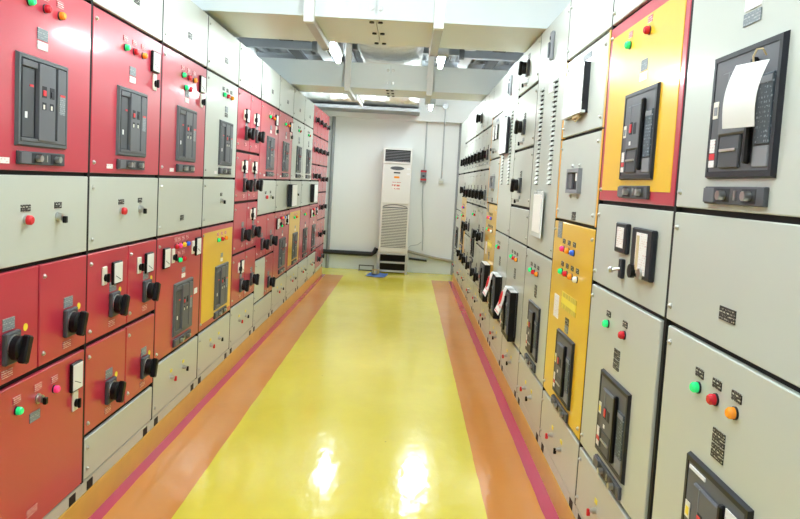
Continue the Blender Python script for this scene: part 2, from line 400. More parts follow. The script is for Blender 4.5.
def breakerR(K, x, z, out=0.0):
    """right row type: raised cover, black charging lever, control unit at right"""
    W_, H_ = 0.350, 0.325
    d = -out
    o = ob('circuit_breaker', mesh('bk_bezelR', 'slate_dark', lambda bm: bezel(bm, 0, W_, 0, H_, 0, -0.012, 0.018, 0.005)), K.root, (x, 0, z - ZB))
    P = lambda n, m, a, b_, c, e, y0, y1, bv=0.0015: ob(n, mesh(('bkR', n, a, c, out), m, lambda bm: box(bm, a, b_, y0 + d, y1 + d, c, e, bv)), o)
    if out:
        ob('withdrawn_housing', mesh(('bkR_house', out), 'black', lambda bm: box(bm, 0.012, W_ - 0.012, d, 0.0, -0.03, H_ - 0.004, 0.004)), o)
        ob('housing_top_sheen', mesh(('bkR_top', out), 'white_plastic', lambda bm: box(bm, 0.016, W_ - 0.016, d + 0.004, -0.002, H_ - 0.004, H_, 0.001)), o)  # white top paints the lamplight reflected off the black housing
    P('faceplate', 'slate_mid', 0.018, W_ - 0.018, 0.018, H_ - 0.018, -0.010, 0)
    P('side_strip', 'slate', 0.026, 0.072, 0.030, 0.190, -0.014, -0.009)
    P('counter_window', 'cream_plastic', 0.030, 0.058, 0.158, 0.202, -0.0155, -0.0135, 0)
    P('counter_glass', 'sticker_yellow' if z < 1.2 else 'slate_light', 0.036, 0.054, 0.166, 0.188, -0.0165, -0.015, 0)
    P('side_label', 'plate_white', 0.028, 0.056, 0.068, 0.104, -0.0155, -0.0135, 0)
    P('red_label', 'red_plastic', 0.028, 0.058, 0.050, 0.066, -0.0155, -0.0135, 0)
    P('base_label', 'plate_white', 0.028, 0.058, 0.030, 0.048, -0.0155, -0.0135, 0)
    P('cover', 'slate_mid', 0.078, 0.226, 0.110, 0.270, -0.021, -0.009, 0.004)
    P('lower_cover', 'slate', 0.092, 0.196, 0.026, 0.108, -0.018, -0.009, 0.003)
    P('cover_rib', 'slate_light', 0.118, 0.121, 0.180, 0.268, -0.0225, -0.020, 0)
    P('push_off_recess', 'recess', 0.116, 0.148, 0.164, 0.208, -0.0220, -0.0205, 0)
    P('push_off', 'red_plastic', 0.120, 0.142, 0.170, 0.202, -0.0245, -0.021, 0.002)
    P('push_on_recess', 'recess', 0.160, 0.188, 0.164, 0.204, -0.0220, -0.0205, 0)
    P('position_flag', 'white_plastic', 0.122, 0.140, 0.126, 0.140, -0.0220, -0.0205, 0)
    P('lever', 'black', 0.228, 0.248, 0.034, 0.284, -0.026, -0.009, 0.005)
    P('latch_bar', 'steel', 0.098, 0.186, 0.068, 0.075, -0.023, -0.017, 0.001)
    P('control_unit', 'control_print', 0.258, 0.326, 0.078, 0.240, -0.015, -0.009)
    P('control_header', 'slate_light', 0.262, 0.322, 0.218, 0.234, -0.0165, -0.0145, 0)
    P('control_base', 'slate_light', 0.258, 0.326, 0.026, 0.074, -0.014, -0.009)
    if not out: lockplate(K, x + 0.012, z - 0.066)
    return o
def louvers(K, D, x0, x1, z0, z1, n):
    def f(bm):
        # pressed louver: a sloped hood, open at the bottom
        a = [(-0.045, 0, 0.012), (0.045, 0, 0.012), (0.041, -0.014, -0.010), (-0.041, -0.014, -0.010), (-0.045, 0, -0.010), (0.045, 0, -0.010)]
        v = [bm.verts.new(p) for p in a]
        for q in ((0, 1, 2, 3), (0, 3, 4), (1, 5, 2)): bm.faces.new([v[i] for i in q])
    me = mesh('louver', 'panel_grey', f)
    sl = mesh('louver_slot', 'gasket_shade', lambda bm: box(bm, -0.041, 0.041, -0.0015, 0, -0.016, -0.004))
    for xc in (x0, x1):
        for i in range(n):
            z = z1 + (z0 - z1) * i / (n - 1)
            lx, lz = on(D, xc, z)
            ob('louver', me, D, (lx, 0, lz)); ob('louver_slot', sl, D, (lx, 0, lz))
def latch(K, x, z):
    o = ob('door_latch', mesh('latch', 'slate_light', lambda bm: box(bm, -0.026, 0.026, -0.022, 0, -0.085, 0.085, 0.006)), K.root, (x, 0, z - ZB))
    ob('latch_lever', mesh('latch_lever', 'bezel_grey', lambda bm: box(bm, -0.014, 0.014, -0.034, -0.022, -0.070, 0.02, 0.004)), o)
    ob('keyhole', mesh('latch_key', 'black', lambda bm: tube(bm, [(0, -0.022, 0.045), (0, -0.026, 0.045)], 0.011, 12)), o)
def key_pair(K, D, z=0.34, xa=0.29, xb=0.51, red=True):
    lockpin(K, xa, z, 'steel', 'red_plastic'); lockpin(K, xb, z - 0.0, 'steel')
    if D:
        plate(D, xa, z + 0.038, 0.03, 0.018, 'plate_yellow'); plate(D, xb, z + 0.038, 0.03, 0.018, 'plate_yellow')
def three(K, D, z, cs, xs=(0.33, 0.435, 0.54), pm='plate_black'):
    for x, c in zip(xs, cs): lamp(K, x, z, c, D, pm)

# ---------------------------------------------------------------- left row
G, RD, YW = 'panel_grey', 'panel_red', 'panel_yellow'
T0, T1, B1, B0 = 2.235, 2.58, 1.53, 1.20
DB = 0.19
def top_door(K, split=False, t1=T1, t0=T0):
    W = K.w
    if split:
        door(K, 0, W * 0.5, t0, t1, G, 'l'); door(K, W * 0.5, W - 0.02, t0, t1, G, 'l')
    else:
        D = door(K, 0, W, t0, t1, G, 'l'); plate(D, W * 0.56, t0 + 0.13, 0.07, 0.035)
def upper(K, m, mt=False, extra=(), x=0.255, lamps=('green', 'red', 'orange')):
    W = K.w; pm = 'plate_red' if m == RD else 'plate_black'
    D = door(K, 0, W, B1, T0, m, 'l')
    breakerL(K, x, 1.622)
    three(K, D, 2.12, lamps, [x + v for v in (0.08, 0.185, 0.29)][:len(lamps)], pm)
    plate(D, x + 0.17, 2.025, 0.07, 0.04, 'plate_grey'); plate(D, x + 0.17, 1.985, 0.07, 0.028, 'plate_white' if m == RD else 'plate_black')
    plate(D, x - 0.06, 1.57, 0.06, 0.02, 'plate_white')
    for ex, c in extra: lamp(K, ex, 2.055, c)
    if mt:
        meter(K, 0.695, 2.115); selector(K, 0.70, 2.015)
    return D
def band(K, kind):
    W = K.w; D = door(K, 0, W, B0, B1, G, 'l')
    if kind == 'bk': button(K, 0.33, 1.365, 'red_plastic', D); keysw(K, 0.555, 1.365, D)
    if kind == 'k': keysw(K, 0.44, 1.37, D)
    if kind == 'p': plate(D, 0.40, 1.29, 0.06, 0.03)
    return D
def halves(K, z0, z1, ms, sp=None):
    sp = sp or K.w * 0.53
    return door(K, 0, sp, z0, z1, ms[0], 'l', 0.005), door(K, sp, K.w, z0, z1, ms[1], 'l', 0.005)
def bottom(K, z1, pair=True):
    D = door(K, 0, K.w, DB, z1, G, 'l')
    if pair: key_pair(K, D, (DB + z1) / 2 + 0.01)
    return D
def low_breaker(K, m, z0, meters=False, yel=False, lamps=('green', 'red', 'orange'), x=0.29):
    W = K.w; pm = 'plate_red' if m == RD else 'plate_black'
    D = door(K, 0, W, z0, B0, m, 'l')
    if yel:
        lx, lz = on(D, 0.045, z0 + 0.05)
        ob('yellow_panel', mesh(('ypanel', z0, W), YW, lambda bm: box(bm, 0, W - 0.085, -0.002, 0.001, 0, B0 - z0 - 0.09, 0.001)), D, (lx, 0, lz))
    breakerL(K, x, 0.585)
    plate(D, x + 0.17, 0.97, 0.06, 0.03, 'plate_grey'); plate(D, x + 0.17, 0.935, 0.06, 0.025, 'plate_white')
    if meters:
        meter(K, 0.135, 1.075, 0.09, 0.115); selector(K, 0.255, 1.075); meter(K, 0.715, 1.09, 0.09, 0.115); selector(K, 0.625, 1.09)
        for lx, lz, c in ((0.30, 1.125, 'red'), (0.36, 1.125, 'pink'), (0.435, 1.125, 'yellow'), (0.51, 1.125, 'blue'), (0.365, 1.04, 'green'), (0.44, 1.04, 'red')):
            lamp(K, lx, lz, c, D, 'plate_red')
        plate(D, 0.715, 0.80, 0.06, 0.035, 'paper_print')
    else:
        three(K, D, 1.09, lamps, (x + 0.05, x + 0.15, x + 0.25), pm)
    return D
YS, BS = 'sticker_yellow', 'sticker_blue'
cubL = lambda i, lab: cubicle('L', YL[i], YL[i + 1], lab)

K = cubL(0, 'red cubicle with two large rotary handles above one wide door carrying a white meter')
top_door(K); upper(K, RD); band(K, 'bk')
Da, Db = halves(K, 0.80, B0, (RD, RD), 0.43)
handle(K, 0.24, 0.93, Da, ((0.10, 0.05, YS), (0.10, -0.06, BS))); handle(K, 0.655, 0.935, Db, ((0.085, 0.05, YS),))
D = door(K, 0, K.w, DB, 0.795, RD, 'l')
lamp(K, 0.29, 0.69, 'green', D, 'plate_red'); keysw(K, 0.43, 0.69, D, pm='plate_red'); lamp(K, 0.55, 0.69, 'pink', D, 'plate_red')
meter(K, 0.715, 0.695, 0.09, 0.12); selector(K, 0.715, 0.590); plate(D, 0.41, 0.63, 0.07, 0.035, 'plate_grey', 'rating_plate'); plate(D, 0.40, 0.27, 0.07, 0.03, 'plate_red')

K = cubL(1, 'red fronted cubicle with four rotary handles and two meters above a low grey panel')
top_door(K); upper(K, RD, True); band(K, 'bk')
Da, Db = halves(K, 0.80, B0, (RD, RD)); Dc, Dd = halves(K, 0.395, 0.795, (RD, RD))
for x, DD in ((0.265, Da), (0.665, Db)):
    handle(K, x, 0.935, DD, ((0.075, 0.055, YS),)); meter(K, x + 0.02, 1.08); selector(K, x - 0.105, 1.08)
for x, DD in ((0.245, Dc), (0.665, Dd)): handle(K, x, 0.53, DD, ((0.075, 0.055, YS),))
bottom(K, 0.39, False)

K = cubL(2, 'red cubicle, lower breaker door with meters and coloured lamps, beside the large yellow door')
top_door(K); upper(K, RD, True, ((0.385, 'green'), (0.465, 'red'))); band(K, 'p'); low_breaker(K, RD, 0.495, True); bottom(K, 0.49)

K = cubL(3, 'cubicle with a grey breaker door above and a yellow breaker door with red edging below')
top_door(K); upper(K, G, x=0.33); band(K, 'k'); low_breaker(K, RD, 0.495, yel=True, x=0.34); bottom(K, 0.49)

K = cubL(4, 'red cubicle of four tiers of paired rotary handles with narrow grey doors on top')
top_door(K, True)
for j, (z0, z1) in enumerate(((1.75, T0), (1.345, 1.745), (0.93, 1.34), (0.515, 0.925))):
    Da, Db = halves(K, z0, z1, (RD, RD), 0.43)
    zh = (1.90, 1.48, 1.075, 0.655)[j]; zm = (2.04, 1.63, 1.23, 0.81)[j]
    handle(K, 0.30, zh, Da); handle(K, 0.68, zh, Db)
    if j in (0, 1, 3): meter(K, 0.30, zm, 0.085, 0.11); selector(K, 0.21, zm)
    if j in (0, 1, 2): meter(K, 0.66, zm, 0.085, 0.11); selector(K, 0.57, zm)
bottom(K, 0.51)

K = cubL(5, 'red cubicle with two rotary handles over a half grey tier with a single handle')
top_door(K); upper(K, RD, True, x=0.29); band(K, 'bk')
Da, Db = halves(K, 0.80, B0, (RD, RD)); Dc, Dd = halves(K, 0.395, 0.795, (G, RD))
handle(K, 0.24, 0.93, Da); handle(K, 0.66, 0.93, Db); handle(K, 0.62, 0.52, Dd)
bottom(K, 0.39, False)

K = cubL(6, 'red cubicle with metered breaker door between a half grey tier and a yellow door')
top_door(K); upper(K, RD, True, x=0.27); band(K, ''); low_breaker(K, RD, 0.485, True); bottom(K, 0.48)
K = cubL(7, 'far cubicle with grey upper breaker door and yellow lower door set in red')
top_door(K); upper(K, G, x=0.32, lamps=('green', 'red')); band(K, 'k'); low_breaker(K, RD, 0.485, yel=True); bottom(K, 0.48)
K = cubL(8, 'far cubicle with grey upper breaker door and plain red lower breaker door')
top_door(K); upper(K, G, x=0.28, lamps=('green', 'red')); band(K, ''); low_breaker(K, RD, 0.485, lamps=('green', 'orange')); bottom(K, 0.48)
K = cubL(9, 'far red cubicle with rows of small rotary handles over a metered breaker door')
for z0, z1, zh in ((2.17, 2.58, 2.38), (1.765, 2.165, 1.97), (1.535, 1.76, 1.60)):
    Da, Db = halves(K, z0, z1, (RD, RD), 0.41); handle(K, 0.22, zh, Da, small=True); handle(K, 0.62, zh, Db, small=True)
band(K, ''); low_breaker(K, RD, 0.485, True); bottom(K, 0.48)
K = cubL(10, 'red end cubicle of six handle tiers standing beside the white far wall')
for j, (z0, z1, zh) in enumerate(((2.17, 2.58, 2.38), (1.765, 2.165, 1.97), (1.36, 1.76, 1.56), (0.94, 1.355, 1.13), (0.515, 0.935, 0.71), (0.19, 0.51, 0.33))):
    Da, Db = halves(K, z0, z1, (RD, RD), 0.48); handle(K, 0.25, zh, Da, small=True); handle(K, 0.74, zh, Db, small=True)

# ---------------------------------------------------------------- right row
RT, R2, R15, R12, R05 = 2.60, 2.265, 1.535, 1.19, 0.47
cubR = lambda i, lab, **k: cubicle('R', YR[i], YR[i + 1], lab, RT, **k)
def r_low(K, lamps=('green', 'red', 'orange'), out=0.0, xs=(0.28, 0.385, 0.49), z1=R12, xa=0.0, xb=0.0):
    D = door(K, xa, K.w - xb, R05, z1, G, 'l')
    for x, c in zip(xs, lamps): lamp(K, x, 1.062, c, D)
    plate(D, 0.42, 0.975, 0.065, 0.036); plate(D, 0.42, 0.935, 0.065, 0.036)
    breakerR(K, 0.285 if out else 0.265, 0.52 if out else 0.555, out)
    return D
def r_bottom(K, red=True):
    D = door(K, 0, K.w, DB, R05 - 0.003, G, 'l')
    key_pair(K, D, 0.315, 0.31, 0.51)
    return D

K = cubR(0, 'grey cubicle with a paper tag hung on its upper breaker and a blank middle door')
W = K.w
door(K, 0, W, R2, RT, G, 'l')
D = door(K, 0, W, R15, R2, G, 'l'); breakerR(K, 0.22, 1.625); plate(D, 0.39, 2.018, 0.085, 0.03, 'plate_grey'); plate(D, 0.39, 2.062, 0.08, 0.045, 'sheet_print', 'faded_sticker')
D = door(K, 0, W, R12, R15, G, 'l'); plate(D, 0.405, 1.285, 0.085, 0.034)
D = r_low(K, xa=0.022); r_bottom(K)
o = [c for c in K.root.children if c.name.startswith('circuit_breaker')][-1]
ob('barcode_label', mesh('barcode', 'paper_print', lambda bm: box(bm, 0.258, 0.324, -0.019, -0.016, 0.214, 0.286)), o)
ob('white_strip', mesh('wstrip', 'paper', lambda bm: box(bm, 0.030, 0.125, -0.013, -0.010, 0.290, 0.300)), o)

K = cubR(1, 'cubicle with a red-bordered yellow breaker door over grey metering and breaker doors')
W = K.w
D = door(K, 0, W, R2, RT, G, 'l')
D = door(K, 0, W, R15, R2, RD, 'l')
lx, lz = on(D, 0.045, 1.585)
ob('yellow_panel', mesh('ypanelR', YW, lambda bm: box(bm, 0, W - 0.09, -0.002, 0.001, 0, 0.625, 0.001)), D, (lx, 0, lz))
lamp(K, 0.28, 2.14, 'green', D, 'plate_red'); lamp(K, 0.49, 2.15, 'red', D, 'plate_red')
plate(D, 0.465, 2.035, 0.07, 0.04, 'plate_grey'); plate(D, 0.465, 1.995, 0.075, 0.03, 'plate_white'); breakerR(K, 0.30, 1.625)
D = door(K, 0, W, R12, R15, G, 'l')
o = ob('panel_meter', mesh('dpm', 'slate_dark', lambda bm: box(bm, -0.065, 0.065, -0.018, 0, -0.056, 0.056, 0.004)), K.root, (0.40, 0, 1.41 - ZB))
ob('display', mesh('dpm_d', 'plate_white', lambda bm: box(bm, -0.038, 0.038, -0.020, -0.017, -0.036, 0.04)), o)
o = ob('protection_relay', mesh('relay', 'slate_dark', lambda bm: box(bm, -0.10, 0.10, -0.020, 0, -0.085, 0.085, 0.004)), K.root, (0.635, 0, 1.375 - ZB))
ob('relay_face', mesh('relay_f', 'plate_white', lambda bm: box(bm, -0.045, 0.06, -0.022, -0.019, -0.07, 0.07)), o)
ob('relay_scale', mesh('relay_s', 'cord_tan', lambda bm: box(bm, -0.035, -0.012, -0.024, -0.021, -0.06, 0.06)), o)
ob('relay_button', mesh('relay_b', 'black', lambda bm: tube(bm, [(-0.05, -0.020, -0.066), (-0.05, -0.036, -0.066)], 0.024, 14)), o)
ob('relay_dial', mesh('relay_k', 'steel', lambda bm: tube(bm, [(0.025, -0.020, -0.066), (0.025, -0.030, -0.066)], 0.018, 14)), o)
o = ob('toggle_switch', mesh('toggle', 'slate_dark', lambda bm: box(bm, -0.02, 0.02, -0.014, 0, -0.036, 0.036, 0.003)), K.root, (0.41, 0, 1.297 - ZB))
ob('toggle_lever', mesh('toggle_l', 'steel', lambda bm: (tube(bm, [(0, -0.014, 0), (-0.006, -0.04, -0.006)], 0.006, 10), tube(bm, [(-0.006, -0.04, -0.006), (-0.012, -0.048, -0.008)], 0.011, 10))), o)
r_low(K, ('green', 'red'), xs=(0.28, 0.485), xb=0.022); r_bottom(K)

def yellow_tower(i, lab, near):
    K = cubR(i, lab, carcass='edge_orange'); W = K.w
    door(K, 0, W, R2, RT, G, 'l')
    for z0, z1 in ((1.85, R2), (1.42, 1.85)):
        for a, b_ in ((0.004, 0.024), (W - 0.026, W - 0.004)): bxp('side_strip', 'edge_orange', K.root, a, b_, 0.0, 0.02, z0 + 0.004 - ZB, z1 - 0.004 - ZB)
    D = door(K, 0.025, W - 0.026, 1.85, R2, G, 'lr')
    plate(D, 0.45, 2.215, 0.16, 0.028, 'plate_grey')
    if not near:
        meter(K, 0.30, 2.10, 0.12, 0.14); meter(K, 0.50, 2.10, 0.12, 0.14)
        lockpin(K, 0.28, 1.95); lockpin(K, 0.48, 1.92)
    D = door(K, 0.025, W - 0.026, 1.42, 1.85, G, 'lr')
    o = ob('viewing_window', mesh('vwin', 'slate_light', lambda bm: ring(bm, -0.12, 0.12, -0.06, 0.06, -0.020, 0, 0.018)), K.root, (0.40, 0, 1.625 - ZB))
    ob('window_recess', mesh('vwin_r', 'recess', lambda bm: box(bm, -0.102, 0.102, -0.004, 0, -0.042, 0.042)), o)
    ob('breaker_toggle', mesh('vwin_b', 'slate_mid', lambda bm: box(bm, -0.095, -0.02, -0.014, -0.003, -0.038, 0.038, 0.002)), o)
    ob('window_label', mesh('vwin_l', 'paper', lambda bm: box(bm, 0.055, 0.095, -0.016, -0.003, 0.0, 0.038, 0.002)), o)
    for sx_ in (-0.07, 0.07):
        for sz in (-0.075, 0.075): ob('window_screw', screw_me(), o, (sx_, 0, sz))
    plate(D, 0.42, 1.455, 0.07, 0.04)
    D = door(K, 0, W, R05, 1.42, YW, 'lr')
    plate(D, 0.15, 1.37, 0.09, 0.085, 'plate_grey')
    for x, c in ((0.26, 'pink'), (0.37, 'orange'), (0.48, 'blue')): lamp(K, x, 1.278, c, D)
    for x, c in ((0.26, 'green'), (0.365, 'red'), (0.47, 'orange'), (0.575, 'white')): lamp(K, x, 1.162, c, D)
    plate(D, 0.19, 0.97, 0.105, 0.12, 'plate_white', 'notice'); plate(D, 0.45, 1.025, 0.30, 0.082, 'plate_yellow', 'title_plate')
    plate(D, 0.445, 0.935, 0.065, 0.034); plate(D, 0.445, 0.897, 0.065, 0.034, 'plate_grey')
    return K
K = yellow_tower(2, 'cubicle with tall yellow breaker door below a document box, orange strips along its edges', True)
breakerR(K, 0.28, 0.545); r_bottom(K)

def vent_tower(i, lab, lamps, out, near):
    K = cubR(i, lab); W = K.w
    D = door(K, 0, W, R12, RT, G, 'r')
    louvers(K, D, 0.20, 0.60, 1.62, 2.205, 22)
    latch(K, 0.43, 2.43); plate(D, 0.44, 2.18, 0.11, 0.05, 'sheet_print', 'faded_sticker')
    r_low(K, lamps, out, xs=(0.23, 0.34, 0.45)); r_bottom(K)
    return K
vent_tower(3, 'grey cubicle with louvred tall door holding a hanging clear sleeve, beside the tall yellow door', ('green', 'red', 'orange'), 0.0, True)

def handle_tower(i, lab, out):
    K = cubR(i, lab); W = K.w
    for z0, z1, zh in ((2.285, RT, 2.44), (1.865, 2.28, 2.02), (1.445, 1.86, 1.60)):
        D = door(K, 0, W, z0, z1, G, 'lr'); handle(K, 0.40, zh, D, pm='plate_black'); lockpin(K, 0.36, zh - 0.11)
    door(K, 0, W, R12, 1.44, G, 'r')
    r_low(K, ('green', 'red', 'orange'), out, xs=(0.24, 0.36, 0.48)); r_bottom(K)
    return K
handle_tower(4, 'grey cubicle with three single rotary handles stacked above a breaker pulled forward', 0.055)
vent_tower(5, 'grey louvred cubicle whose louvres are partly covered by a hanging document sleeve', ('green', 'red'), 0.055, False)
K = yellow_tower(6, 'far cubicle with pale yellow lower door and a pair of tall meters above', False)
breakerR(K, 0.28, 0.52, 0.055); r_bottom(K)

def mcc(i, lab, lows):
    K = cubR(i, lab); W = K.w
    door(K, 0, W * 0.5, 2.21, RT, G, 'l'); door(K, W * 0.5, W, 2.21, RT, G, 'l')
    for z0, z1, zh in ((1.765, 2.205, 1.915), (1.36, 1.76, 1.49)) + lows:
        Da, Db = halves(K, z0, z1, (G, G), W * 0.5)
        handle(K, 0.21, zh, Da, pm='plate_black'); handle(K, 0.62, zh, Db, pm='plate_black')
    bottom(K, 0.485)
    return K
lowsA = ((0.93, 1.355, 1.05), (0.49, 0.925, 0.62))
mcc(7, 'far grey cubicle of paired rotary handles adjoining the pale yellow door', lowsA)
K = cubR(8, 'far grey cubicle with paired handles above a lamp door and a lone top handle'); W = K.w
D = door(K, 0, W, 2.21, RT, G, 'l'); handle(K, 0.60, 2.37, D, pm='plate_black')
for z0, z1, zh in ((1.765, 2.205, 1.915), (1.36, 1.76, 1.49)):
    Da, Db = halves(K, z0, z1, (G, G), W * 0.5); handle(K, 0.21, zh, Da, pm='plate_black'); handle(K, 0.62, zh, Db, pm='plate_black')
D = door(K, 0, W, R05, 1.355, G, 'l'); three(K, D, 1.24, ('green', 'red'), (0.3, 0.5)); handle(K, 0.40, 0.62, D, pm='plate_black'); breakerR(K, 0.26, 0.74)
r_bottom(K)
mcc(9, 'far grey cubicle of paired rotary handles standing between lamp doors', lowsA)
K = cubR(10, 'farthest cubicle with a tall yellow lower door of coloured lamps', carcass='edge_orange'); W = K.w
door(K, 0, W * 0.5, 2.21, RT, G, 'l'); door(K, W * 0.5, W, 2.21, RT, G, 'l')
Da, Db = halves(K, 1.765, 2.205, (G, G), W * 0.5); handle(K, 0.21, 1.915, Da, pm='plate_black'); handle(K, 0.62, 1.915, Db, pm='plate_black')
D = door(K, 0, W, 1.42, 1.76, G, 'l'); handle(K, 0.4, 1.52, D, pm='plate_black')
D = door(K, 0, W, R05, 1.42, YW, 'l')
for x, c in ((0.3, 'pink'), (0.5, 'blue')): lamp(K, x, 1.27, c, D)
for x, c in ((0.28, 'green'), (0.5, 'red')): lamp(K, x, 1.15, c, D)
handle(K, 0.55, 0.62, D, pm='plate_black'); breakerR(K, 0.26, 0.75); r_bottom(K)
K = cubR(11, 'grey end cubicle of the aisle touching the far wall conduit'); W = K.w
door(K, 0, W, 1.765, RT, G, 'l'); D = door(K, 0, W, R12, 1.76, G, 'l')
D = door(K, 0, W, R05, R12, G, 'l'); three(K, D, 1.07, ('green', 'red'), (0.3, 0.5)); breakerR(K, 0.3, 0.6); r_bottom(K)

# ---------------------------------------------------------------- things fixed to or hung on the cubicles
def on_right(name, y, z, out=0.0): return empty(name, (XR - out, y, z), -PI / 2)
def on_left(name, y, z, out=0.0): return empty(name, (XL + out, y, z), PI / 2)

# paper tag on the near breaker lever
t = on_right('paper_tag', 1.598, 1.738, 0.048)
tag(t, 'white paper tag tied with string to the lever of a grey breaker', 'tag')
def sheet(bm, w_, h_, cx, n=10, th=0.0012, curl=0.02, shear=0.0):
    rows = []
    for side in (0, th):
        g_ = []
        for j in range(n + 1):
            v = j / n
            y = -curl * math.sin(v * PI * 0.9) - side - 0.012 * (1 - v)
            g_.append([bm.verts.new((cx + (u - 0.5) * w_ - shear * (1 - v) ** 1.5, y, v * h_)) for u in (0, 1)])
        rows.append(g_)
    for g_ in rows:
        for A, B_ in zip(g_, g_[1:]): bm.faces.new((A[0], A[1], B_[1], B_[0]))
    a, c = rows
    for j in range(n):
        for k in (0, 1): bm.faces.new((a[j][k], a[j + 1][k], c[j + 1][k], c[j][k]))
    for j in (0, n): bm.faces.new((a[j][0], a[j][1], c[j][1], c[j][0]))
ob('tag_sheet', mesh('tag_sheet', 'paper', lambda bm: sheet(bm, 0.098, 0.146, 0.0, shear=0.02)), t, rot=(0, 0, 0.30))
ob('string', mesh('tag_string', 'cord_tan', lambda bm: tube(bm, [(0.0, -0.002, 0.135), (0.006, -0.008, 0.158), (0.020, -0.008, 0.172), (0.030, 0.000, 0.172), (0.024, 0.012, 0.160)], 0.0022, 6)), t)

# red and white warning tags over the pulled-forward breakers
for y, z, lab in ((YR[5] - 0.44, 0.849, 'red and white warning tag hanging off the pulled-forward breaker below three stacked rotary handles'),
                  (YR[6] - 0.44, 0.849, 'red and white warning tag hanging off the pulled-forward breaker below the louvred door with lamps')):
    t = on_right('warning_tag', y, z, 0.058)
    tag(t, lab, 'tag', 'warning tags on the breakers')
    def wf(bm):
        P_ = [(0.05, 0.002), (0.0, 0.003), (-0.012, -0.02), (-0.022, -0.07), (-0.04, -0.13), (-0.062, -0.19)]
        for s_ in (0, 0.0015):
            pr = None
            for j, (yy, zz) in enumerate(P_):
                hw = 0.06 + 0.05 * max(0, (j - 2)) / 3
                c = [bm.verts.new((-hw, yy - s_, zz + s_)), bm.verts.new((hw, yy - s_, zz + s_))]
                if pr: bm.faces.new((pr[0], pr[1], c[1], c[0]))
                pr = c
    ob('tag_sheet', mesh('warn_sheet', 'paper', wf), t)
    ob('red_ring', mesh('warn_ring', 'red_plastic', lambda bm: tube(bm, [(0.026 * math.cos(a * PI / 8), -0.028 - 0.2 * 0.045 * (1 - math.sin(a * PI / 8)), -0.075 + 0.045 * math.sin(a * PI / 8)) for a in range(17)], 0.005, 6)), t)
    ob('red_print', mesh('warn_print', 'tag_print', lambda bm: [bm.faces.new([bm.verts.new(p) for p in ((-0.072, -0.043, -0.13), (0.072, -0.043, -0.13), (0.09, -0.062, -0.182), (-0.09, -0.062, -0.182))])]), t)

# document box on the yellow tower's upper door
t = on_right('document_holder', YR[3] - 0.32, 1.945, 0.0)
tag(t, 'tilted clear document box of white papers on a grey door above the yellow door', 'document holder')
ob('tray', mesh('doc_tray', 'sticker_blue', lambda bm: (box(bm, -0.21, 0.21, -0.012, 0, 0, 0.235), box(bm, 0.200, 0.21, -0.030, -0.012, 0.012, 0.235))), t).data.materials[0] = MT['slate_dark']
ob('papers', mesh('doc_papers', 'sheet_print', lambda bm: box(bm, -0.205, 0.198, -0.027, -0.013, 0.014, 0.225, 0.003)), t)
ob('lip', mesh('doc_lip', 'sleeve', lambda bm: (box(bm, -0.21, 0.21, -0.034, -0.012, 0.0, 0.012), box(bm, -0.21, 0.21, -0.034, -0.029, 0.012, 0.05))), t)
ob('clip', mesh('doc_clip', 'cord_tan', lambda bm: (box(bm, 0.02, 0.12, -0.028, -0.008, -0.018, 0.0, 0.004), tube(bm, [(0.02, -0.018, -0.018), (0.06, -0.02, -0.03), (0.12, -0.018, -0.018)], 0.004, 6))), t)

# sleeves hung on the louvred doors
t = on_right('paper_sleeve', YR[4] - 0.39, 1.285, 0.016)
tag(t, 'clear plastic sleeve with white sheet hanging on louvred grey door', 'document sleeve')
ob('sleeve', mesh('slv', 'sleeve', lambda bm: box(bm, -0.15, 0.15, -0.006, 0.0, 0, 0.28, 0.002)), t)
ob('sheet', mesh('slv_p', 'paper', lambda bm: box(bm, -0.12, 0.12, -0.010, -0.006, 0.03, 0.26, 0.001)), t)
ob('hook', mesh('slv_h', 'steel', lambda bm: tube(bm, [(0, 0.016, 0.285), (0, -0.012, 0.285), (0, -0.012, 0.265)], 0.004, 6)), t)
t = on_right('paper_sleeve', YR[6] - 0.36, 1.86, 0.016)
tag(t, 'white document sleeve with dark edge covering louvres of the farther vented door', 'document sleeve')
ob('sleeve', mesh('slv2', 'slate_dark', lambda bm: box(bm, -0.21, 0.21, -0.018, 0.0, 0, 0.30, 0.002)), t)
ob('sheet', mesh('slv2_p', 'paper', lambda bm: box(bm, -0.205, 0.18, -0.022, -0.018, 0.008, 0.295, 0.001)), t)

# document pockets on the left grey strip
for y, lab in ((7.80, 'white document pocket on grey strip above the metered red door'), (9.60, 'white document pocket on grey strip near the red end cubicle')):
    t = on_left('document_pocket', y, 1.235, 0.010)
    tag(t, lab, 'document pocket')
    ob('pocket', mesh('pk', 'slate_dark', lambda bm: box(bm, -0.16, 0.16, -0.05, 0, 0, 0.25, 0.003)), t)
    ob('papers', mesh('pk_p', 'paper', lambda bm: box(bm, -0.15, 0.155, -0.056, -0.050, 0.008, 0.245, 0.001)), t)

